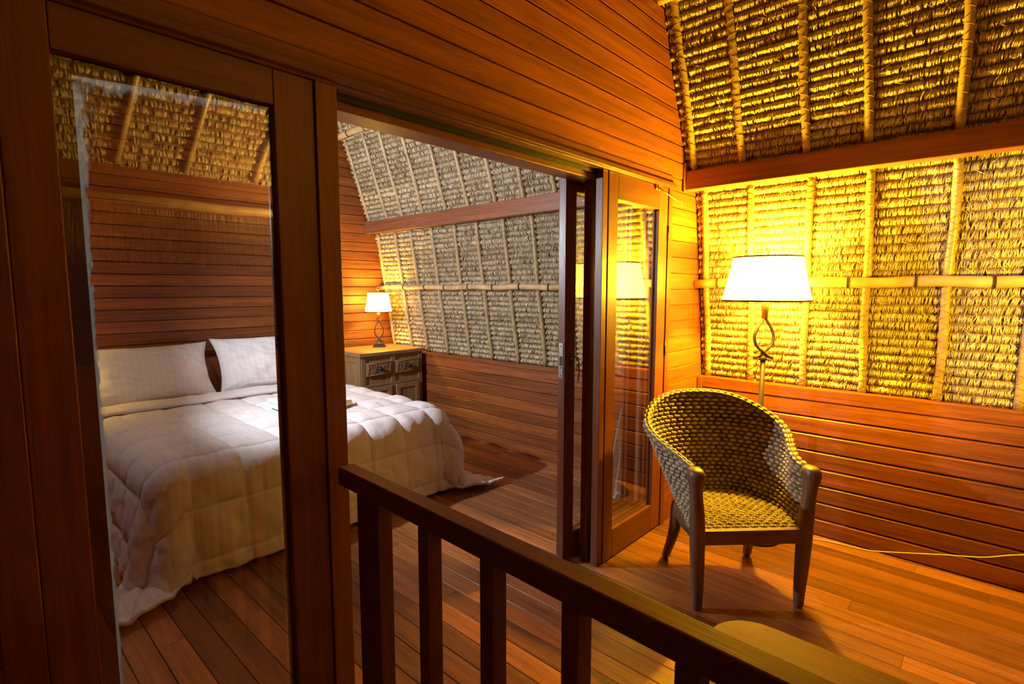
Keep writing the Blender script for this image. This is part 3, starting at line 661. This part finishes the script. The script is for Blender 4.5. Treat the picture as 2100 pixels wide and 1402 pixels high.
# ------------------------------------------------------------------ lamps
def lamp_loop(root, zb, h, wd, th, mname='bronze'):
    """two ribbons that cross at the bottom, open into a loop and meet at the top"""
    m_ = MB()
    for s_ in (-1, 1):
        pts = []
        for t in np.linspace(0, 1, 40):
            if t < .22: q = t / .22; x = -wd * .95 * (1 - q) ** 1.3; z = h * (-.02 + .14 * q ** 1.5)
            else: q = (t - .22) / .78; x = wd * math.sin(PI * q ** .8) * 1.0; z = h * (.12 + .88 * q)
            pts.append((s_ * x, s_ * th * .6 * (1 if t < .3 else 0.0), zb + z))
        m_.tube(pts, [(th, th * 1.7)] * 40, 8, flat=(1, 0, 0))
    return m_.build('twisted_loop', mname, root, smooth=True)
def shade(root, zb, h, rb, rt, mname, ny=0):
    n = 14; prof = [(rt + (rb - rt) * (1 - t) ** 1.25, zb + h * t) for t in np.linspace(0, 1, n)]
    o = MB().lathe(prof, seg=64).build('lamp_shade', mname, root, smooth=True)
    m_ = MB()
    for r, z in ((rb, zb), (rt, zb + h)): m_.tube([(r * math.cos(a) * 1.004, r * math.sin(a) * 1.004, z) for a in np.linspace(0, 2 * PI, 49)[:-1]], [(.005, .0022)] * 48, 6, closed=True)
    for k in range(8):
        a = 2 * PI * k / 8 + .2; m_.tube([(p[0] * math.cos(a) * 1.002, p[0] * math.sin(a) * 1.002, p[1]) for p in prof], .0011, 5)
    m_.build('shade_trim', 'rim', o, smooth=True)
    sp = MB()
    for k in range(3): a = 2 * PI * k / 3; sp.tube([(0, 0, zb + h * .93), (rt * math.cos(a), rt * math.sin(a), zb + h * .99)], .0015, 5)
    sp.build('shade_carrier', 'brass', root)
    return o
def finial(root, z, s_):
    m_ = MB(); m_.tube([(0, 0, z - .03 * s_), (0, 0, z + .01 * s_)], .004 * s_, 8); m_.tube([(.011 * s_ * math.cos(a), 0, z + .022 * s_ + .014 * s_ * math.sin(a)) for a in np.linspace(0, 2 * PI, 17)[:-1]], .004 * s_, 8, closed=True)
    m_.build('finial', 'bronze', root, smooth=True)
FL = empty('floor_lamp', (LAMP[0], LAMP[1], 0), math.radians(42.6 - 90)); tag(FL, 'lit bronze floor lamp with loop stem behind the woven armchair', 'floor lamp')
MB().lathe([(0, 0), (.135, 0), (.138, .012), (.132, .02), (.118, .022), (.116, .034), (.10, .037), (.098, .048), (.05, .058), (.02, .07), (.014, .09), (0, .09)], seg=40).build('base', 'bronze', FL, smooth=True)
MB().tube([(0, 0, .08), (0, 0, 1.05)], [(.0145, .0145)] * 2, 10).build('pole', 'bronze', FL, smooth=True)
MB().lathe([(.0, 1.045), (.022, 1.045), (.02, 1.06), (.010, 1.075), (0, 1.075)]).build('collar', 'bronze', FL, smooth=True)
lamp_loop(FL, 1.065, .225, .054, .0085)
MB().lathe([(0, 1.285), (.019, 1.285), (.019, 1.32), (.022, 1.325), (.022, 1.40), (.012, 1.42), (0, 1.42)]).build('socket', 'brass', FL, smooth=True)
MB().tube([(.0, 0, 1.42), (0, 0, 1.63)], .003, 6).build('shade_rod', 'brass', FL)
shade(FL, 1.385, .24, .232, .180, 'shade'); finial(FL, 1.64, 1)
MB().ball((.0, .0, 1.50), .022, .022, .03).build('bulb', 'wbulb', FL, smooth=True)
point('floor_lamp_light', (LAMP[0], LAMP[1], 1.568), WARM, FLOOR_W, .035)
def table_lamp(loc, label, power=TABLE_W):
    t = empty('table_lamp', loc, math.radians(-35)); tag(t, label, 'table lamp', 'bedside lamps')
    MB().box(-.062, .062, -.045, .045, 0, .022).build('base', 'bronze', t, bevel=.004); MB().box(-.048, .048, -.034, .034, .022, .04).build('base_step', 'bronze', t, bevel=.004)
    MB().lathe([(.026, .04), (.018, .05), (.010, .065), (0, .066)]).build('collar', 'bronze', t, smooth=True)
    lamp_loop(t, .062, .215, .044, .0065)
    MB().lathe([(0, .27), (.016, .27), (.016, .36), (.008, .37), (0, .37)]).build('socket', 'brass', t, smooth=True)
    MB().tube([(.02, 0, .30), (.02, 0, .23)], .0012, 5).build('pull_chain', 'brass', t)
    shade(t, .365, .20, .137, .104, 'shade2'); finial(t, .583, 1)
    MB().ball((0, 0, .43), .018, .018, .028).build('bulb', 'wbulb', t, smooth=True)
    point('table_lamp_light', (loc[0], loc[1], loc[2] + .50), TABLE_WARM, power, .03)
    return t
table_lamp((3.075, 4.70, .85), 'lit bedside lamp on the carved cabinet in the far right corner')
table_lamp((.30, 4.66, .85), 'lit bedside lamp on the cabinet at the left of the bed', 14)
sl = empty('added_spot_stand', (2.60, -.68, 0)); tag(sl, 'added black two-headed standing spotlight, out of view, brightening the thatch', 'spotlight')  # added stand carrying the two extra thatch lights
MB().lathe([(0, 0), (.11, 0), (.11, .012), (.02, .02), (0, .02)]).build('base', 'iron', sl, smooth=True)
MB().tube([(0, 0, .015), (0, 0, 1.62)], .009, 10).build('pole', 'iron', sl, smooth=True)
dv = Vector((-1.05, -.50, .85)).normalized(); MB().tube([Vector((0, 0, 1.63)) + dv * t for t in (-.06, 0, .07)], [.03, .045, .05], 16, cap=False).build('lamp_head', 'iron', sl, smooth=True, solid=.003)
dw = Vector((.9, .62, .05)).normalized(); MB().tube([Vector((0, 0, 1.32)) + dw * t for t in (-.06, 0, .07)], [.03, .045, .05], 16, cap=False).build('lamp_head', 'iron', sl, smooth=True, solid=.003)
MB().ball(Vector((0, 0, 1.63)) + dv * .01, .022).build('bulb', 'wbulb', sl, smooth=True)
# wall lamp (cool light)
wl = empty('wall_lamp', (.08, 3.5, 1.92)); tag(wl, 'white wall lamp on the left bedroom wall above the bed side', 'wall lamp')
MB().box(0, .012, -.04, .04, -.06, .06).build('plate', 'chrome', wl, bevel=.004)
MB().tube([(.012, 0, 0), (.10, 0, 0), (.125, 0, -.004)], .007, 8).build('arm', 'chrome', wl, smooth=True)
MB().ball((.145, 0, 0), .03).build('bulb', 'bulb', wl, smooth=True)
rf = MB().lathe([(.02, -.05), (.045, -.035), (.07, 0.0), (.085, .04)], seg=32).build('reflector', 'chrome', wl, smooth=True, solid=.002)
rf.location = (.13, .01, .0); rf.rotation_euler = (0, PI / 2, math.radians(-12))

MB().box(0, .30, .088, .091, -.040, .34).build('added_light_flag', 'chrome', wl)  # added plate that keeps the cool light off the far wall
# lamp flex
cp = [(3.16, .90, .008), (3.27, .80, .006), (3.346, .696, .006), (3.375, .58, .006), (3.385, .50, .006), (3.395, .42, .010), (3.395, .324, .035), (3.395, .122, .093), (3.395, -.033, .135), (3.395, -.173, .197), (3.395, -.5, .3)]
def smooth_path(p, k=8):
    p = [Vector(q) for q in p]; o_ = []
    for i in range(len(p) - 1):
        a_, b_, c_, d_ = p[max(i - 1, 0)], p[i], p[i + 1], p[min(i + 2, len(p) - 1)]
        for j_ in range(k):
            t = j_ / k; o_.append(.5 * ((2 * b_) + (c_ - a_) * t + (2 * a_ - 5 * b_ + 4 * c_ - d_) * t * t + (3 * b_ - a_ - 3 * c_ + d_) * t ** 3))
    return o_ + [p[-1]]
tag(MB().tube(smooth_path(cp), .0028, 8).build('power_cord', 'cord', smooth=True), 'thin cream power cord running from the floor lamp along the wainscot', 'cord')

# ------------------------------------------------------------------ bedside cabinet
def cabinet(loc, label):
    W, D, H = .76, .58, .85
    n = empty('bedside_cabinet', loc); tag(n, label, 'cabinet', 'bedside cabinets')       # origin: front left floor corner, +y back
    MB().box(0, W, 0, D + .02, H - .035, H).build('top', 'cabx', n, bevel=.005)
    b_ = MB(); b_.box(.03, W - .03, .035, D, .05, H - .036); b_.build('body', 'cabz', n, bevel=.002)
    fr = MB()
    for x in (.03, W / 2 - .022, W - .075): fr.box(x, x + .045, .02, .036, .05, H - .036)
    for z in (.05, .52, H - .06): fr.box(.03, W - .03, .0205, .0358, z, z + .024)
    fr.build('face_frame', 'cabz', n, bevel=.002)
    sd = MB()
    for y0, y1 in ((.03, .09), (D - .06, D)): sd.box(.018, .03, y0, y1, .05, H - .036)
    sd.box(.018, .03, .09, D - .06, H - .10, H - .036); sd.box(.018, .03, .09, D - .06, .05, .11); sd.box(.024, .03, .30, .305, .11, H - .1); sd.build('side_frame', 'cabz', n, bevel=.002)
    for x in (.03, W - .08): MB().box(x, x + .05, .03, .08, 0, .05).build('foot', 'cabz', n, bevel=.003)
    for k, x in enumerate((.078, W / 2 + .026)):
        x1 = x + .275; z0, z1 = .625, .755
        d = MB().box(x, x1, .006, .034, z0, z1).build('drawer', 'cabx', n, bevel=.004)
        cv = MB(); cx, cz = (x + x1) / 2, (z0 + z1) / 2
        for s_ in (-1, 1):
            for q in (-1, 1):       # scrolls
                cv.tube([(cx + s_ * (.078 + (.034 * (1 - t)) * math.cos(t * 9)), .004, cz + q * (.022 + .026 * (1 - t) * math.sin(t * 9) * .9)) for t in np.linspace(0, .9, 30)], .0042, 6)
            cv.tube([(cx + s_ * .03, .004, cz - .04), (cx + s_ * .045, .004, cz), (cx + s_ * .03, .004, cz + .04)], .004, 6)
            cv.tube([(cx + s_ * .125, .004, cz - .05), (cx + s_ * .118, .004, cz), (cx + s_ * .125, .004, cz + .05)], .004, 6)
        for q in (-1, 1): cv.tube([(cx - .125, .004, cz + q * .055), (cx + .125, .004, cz + q * .055)], .004, 6)
        cv.build('carving', 'cabx', d, smooth=True)
        MB().lathe([(0, 0), (.02, 0), (.016, .01), (.008, .014), (.02, .022), (.022, .032), (.01, .04), (0, .04)], seg=20).build('knob', 'iron', d, smooth=True)
        kn = bpy.data.objects[-1] if False else [o_ for o_ in bpy.data.objects if o_.parent == d and o_.name.startswith('knob')][0]
        kn.location = (cx, .006, cz); kn.rotation_euler = (PI / 2, 0, 0)
        dd = MB(); z0, z1 = .08, .515; st = .045
        dd.box(x, x + st, .004, .03, z0, z1); dd.box(x1 - st, x1, .004, .03, z0, z1); dd.box(x + st, x1 - st, .004, .03, z0, z0 + st); dd.box(x + st, x1 - st, .004, .03, z1 - st, z1)
        dr = dd.build('door', 'cabz', n, bevel=.003)
        pl = MB(); nn = 6; ww = (x1 - x - 2 * st) / nn
        for i in range(nn): pl.box(x + st + i * ww + .0015, x + st + (i + 1) * ww - .0015, .014, .024, z0 + st, z1 - st)
        pl.build('slatted_panel', 'cabz', dr, bevel=.0015)
        kx = x1 - .02 if k == 0 else x + .02
        MB().ball((kx, -.004, .33), .011, .012, .011).build('knob', 'iron', dr, smooth=True)
    return n
cabinet((2.60, 4.30, 0), 'carved teak bedside cabinet in the corner under the thatch')
cb = cabinet((.10, 4.33, 0), 'carved teak bedside cabinet on the left side of the bed'); cb.scale = (.52, .98, 1)

# ------------------------------------------------------------------ bed
X0, X1, Y0, Y1 = .62, 2.48, 2.88, 4.86
bed = empty('bed', (X0, Y0, 0)); tag(bed, 'large double bed with white mattress against the far wall', 'bed')
MB().box(.06, 1.74, .07, 1.90, .12, .28).build('bed_frame', 'framex', bed, bevel=.006)
for x in (.10, 1.62):
    for y in (.12, 1.78): MB().box(x, x + .07, y, y + .07, 0, .12).build('leg', 'framez', bed, bevel=.003)
m_ = MB().box(.03, 1.77, .05, 1.92, .281, .53).build('mattress', 'sheet', bed, bevel=.05); m_.modifiers['bevel'].segments = 4
MB().box(-.02, 1.82, 1.925, 1.985, 0, .88).build('headboard', 'framex', bed, bevel=.006)
# duvet
R0 = .12; top = .575; ov = .62; hx0, hx1, hy0, hy1 = X0 + R0, X1 - R0, Y0 + R0, 4.36
step = .0125; ga = np.arange(hx0 - ov, hx1 + ov + step, step); gb = np.arange(hy0 - ov, hy1 + step, step)
A, B = np.meshgrid(ga, gb, indexing='ij'); cx = A.clip(hx0, hx1); cy = B.clip(hy0, 9)
dx, dy = A - cx, B - cy; d = np.hypot(dx, dy); d0 = d; nx = np.where(d > 1e-6, dx / np.maximum(d, 1e-6), 0); ny = np.where(d > 1e-6, dy / np.maximum(d, 1e-6), 0)
d = d * (1 + .16 * (np.abs(nx * ny) * 2) ** 1.2); arc = R0 * PI / 2; th = np.clip(d / R0, 0, PI / 2); rem = np.clip(d - arc, 0, None); Hd = top - R0 - .022
sl = .13 + .16 * (np.abs(nx * ny) * 2) ** 1.5
drop = np.minimum(rem / np.sqrt(1 + sl ** 2), Hd); flo = np.clip(rem - drop * np.sqrt(1 + sl ** 2), 0, None)
kf = np.clip(flo / .05, 0, 1)
out = R0 * np.sin(th) + sl * drop + flo * .93
phi = np.arctan2(np.abs(dy), np.abs(dx)); incorner = (np.abs(dx) > 1e-6) & (np.abs(dy) > 1e-6)
rip = np.where(incorner, np.sin(2 * phi) * np.sin(phi * 6 + .4), 0) * .05 * np.clip(rem / .4, 0, 1)
side = np.where(incorner, 0, 1) * .010 * np.sin(np.where(np.abs(dy) > 0, A, B) * 17 + 2 * np.sin(A * 5 + B * 3)) * np.clip(rem / .35, 0, 1) * .6
out = out + rip + side + .06 * np.sin(PI * np.clip(drop / Hd, 0, 1) ** .7) * np.clip(nx * 1.5, 0, 1)
Zz = top - R0 * (1 - np.cos(th)) - drop
# hem does not quite reach the floor along the middle of the foot
P = np.stack([cx + nx * out, cy + ny * out, Zz], -1)
gu = np.gradient(P, axis=0); gv = np.gradient(P, axis=1); Nm = np.cross(gu, gv); Nm /= np.linalg.norm(Nm, axis=-1, keepdims=True) + 1e-9
sa = np.abs(np.sin(PI * (A - .02) / .252)); sb_ = np.abs(np.sin(PI * (B - hy0 + .02) / .262))
puff = .024 * np.minimum(sa, sb_) ** .45 + .004 * np.minimum(sa, sb_)
def vnoise(A, B, s_, seed):
    r = np.random.default_rng(seed); G = r.normal(0, 1, (64, 64)); u = (A / s_) % 63; v = (B / s_) % 63; i = u.astype(int); j_ = v.astype(int); fu = u - i; fv = v - j_
    fu = fu * fu * (3 - 2 * fu); fv = fv * fv * (3 - 2 * fv); i2 = (i + 1) % 64; j2 = (j_ + 1) % 64
    return (G[i, j_] * (1 - fu) + G[i2, j_] * fu) * (1 - fv) + (G[i, j2] * (1 - fu) + G[i2, j2] * fu) * fv
An, Bn = A + 9, B + 9
wr_ = vnoise(An + .3 * Bn, Bn * .35 - An * .1, .045, 1) * .0022 + vnoise(An * .4, Bn + .4 * An, .05, 2) * .0018 + vnoise(An, Bn, .2, 3) * .003 + vnoise(An + .6 * Bn, Bn - .2 * An, .022, 8) * .0008
wr_ *= 1 + .9 * np.clip(rem / .3, 0, 1)
wr_ += np.clip(1 - sa / .25, 0, 1) * vnoise(An, Bn, .028, 5) * .002
P = P + Nm * (puff + wr_)[..., None]; P[..., 2] = np.maximum(P[..., 2], .012)
duv = grid('duvet', P, 'linen', solid=-.016); tag(duv, 'white quilted duvet hanging over the bed foot to the floor', 'duvet')
# turned-back band of the duvet
a = np.linspace(-.04, 1.84, 150); t = np.linspace(0, 1, 26); P = np.zeros((150, 26, 3))
for i, x in enumerate(a):
    e = max(0, (abs(x - .9) - .82) / .12); dz = -.10 * min(e, 1) ** 2
    yc = 4.40 + .012 * math.sin(x * 7)
    for k, q in enumerate(t):
        an = 2 * PI * q; y = math.cos(an) * .125; z = math.copysign(abs(math.sin(an)) ** .7, math.sin(an)) * (.024 + .004 * math.sin(x * 25 + math.sin(x * 9) * 2))
        P[i, k] = (X0 + x, yc + y, .622 + z + dz)
o = grid('duvet_fold', P, 'linen', duv)
# pillows
def pillow(loc, W, Hh, tilt, rz, label, seed):
    u = np.linspace(-1, 1, 70); U, V = np.meshgrid(u, u, indexing='ij'); e = np.clip((1 - U ** 4), 0, 1) ** .5 * np.clip((1 - V ** 4), 0, 1) ** .5
    pin = 1 + .06 * (np.abs(U) * np.abs(V)) ** 3 - .04 * (1 - np.abs(U) ** 2) * np.abs(V) - .05 * (1 - np.abs(V) ** 2) * np.abs(U)
    wn = vnoise(U + 9 + .5 * V, V + 9, .13, seed) * .006 * (1 - e * .4) + vnoise(U + 9, V + 9, .5, seed + 1) * .008
    F = np.stack([U * W / 2 * pin, V * Hh / 2 * pin, e * .085 + wn * e ** .5], -1); Bk = np.stack([U * W / 2 * pin, V * Hh / 2 * pin, -e * .085 - .002 + wn * e ** .5], -1)
    n = 70; Vv = np.concatenate([F.reshape(-1, 3), Bk.reshape(-1, 3)]); i, j_ = np.meshgrid(np.arange(n - 1), np.arange(n - 1), indexing='ij')
    q = np.stack([i * n + j_, (i + 1) * n + j_, (i + 1) * n + j_ + 1, i * n + j_ + 1], -1).reshape(-1, 4)
    edge = [k for k in range(n)] ; rim = []
    loop = [(k, 0) for k in range(n)] + [(n - 1, k) for k in range(1, n)] + [(k, n - 1) for k in range(n - 2, -1, -1)] + [(0, k) for k in range(n - 2, 0, -1)]
    ids = [a_ * n + b2 for a_, b2 in loop]; rim = [(ids[k], ids[(k + 1) % len(ids)], ids[(k + 1) % len(ids)] + n * n, ids[k] + n * n) for k in range(len(ids))]
    me = quads('pillow', Vv, np.concatenate([q, q[:, ::-1] + n * n, np.array(rim)]), True)
    o = link('pillow', me, 'linen', loc=loc); o.rotation_euler = (tilt, 0, rz); tag(o, label, 'pillow', 'pillows on the bed'); return o
pillow((1.06, 4.69, .80), .80, .47, math.radians(60), 0, 'white striped pillow at the left with yellow lamp glow', 11)
pillow((1.93, 4.70, .81), .80, .48, math.radians(62), math.radians(-3), 'white striped pillow at the right, near the door post', 15)
# things lying on the duvet
tw_ = MB(); vs = [(0, 0, .0), (.15, .055, .012), (.23, .20, .006), (.06, .16, .03), (-.14, .06, .0), (-.10, .2, .02)]
cd = MB().add([(x, y, z + .004) for x, y, z in vs] + [(x, y, z) for x, y, z in vs], [(0, 1, 2, 3), (4, 0, 3, 5), (9, 8, 7, 6), (11, 9, 6, 10), (0, 6, 7, 1), (1, 7, 8, 2), (2, 8, 9, 3), (3, 9, 11, 5), (5, 11, 10, 4), (4, 10, 6, 0)])
tag(cd.build('card', 'card', loc=(1.80, 3.28, .622)), 'folded brown card lying on the duvet beside the door post', 'card')
to_ = MB(); to_.box(0, .16, 0, .24, 0, .028); to_.box(.005, .155, .004, .236, .030, .056)
tag(to_.build('folded_towel', 'towel', loc=(1.52, 3.52, .622), bevel=.012), 'pale blue folded towel on the duvet, mostly behind the door post', 'towel')
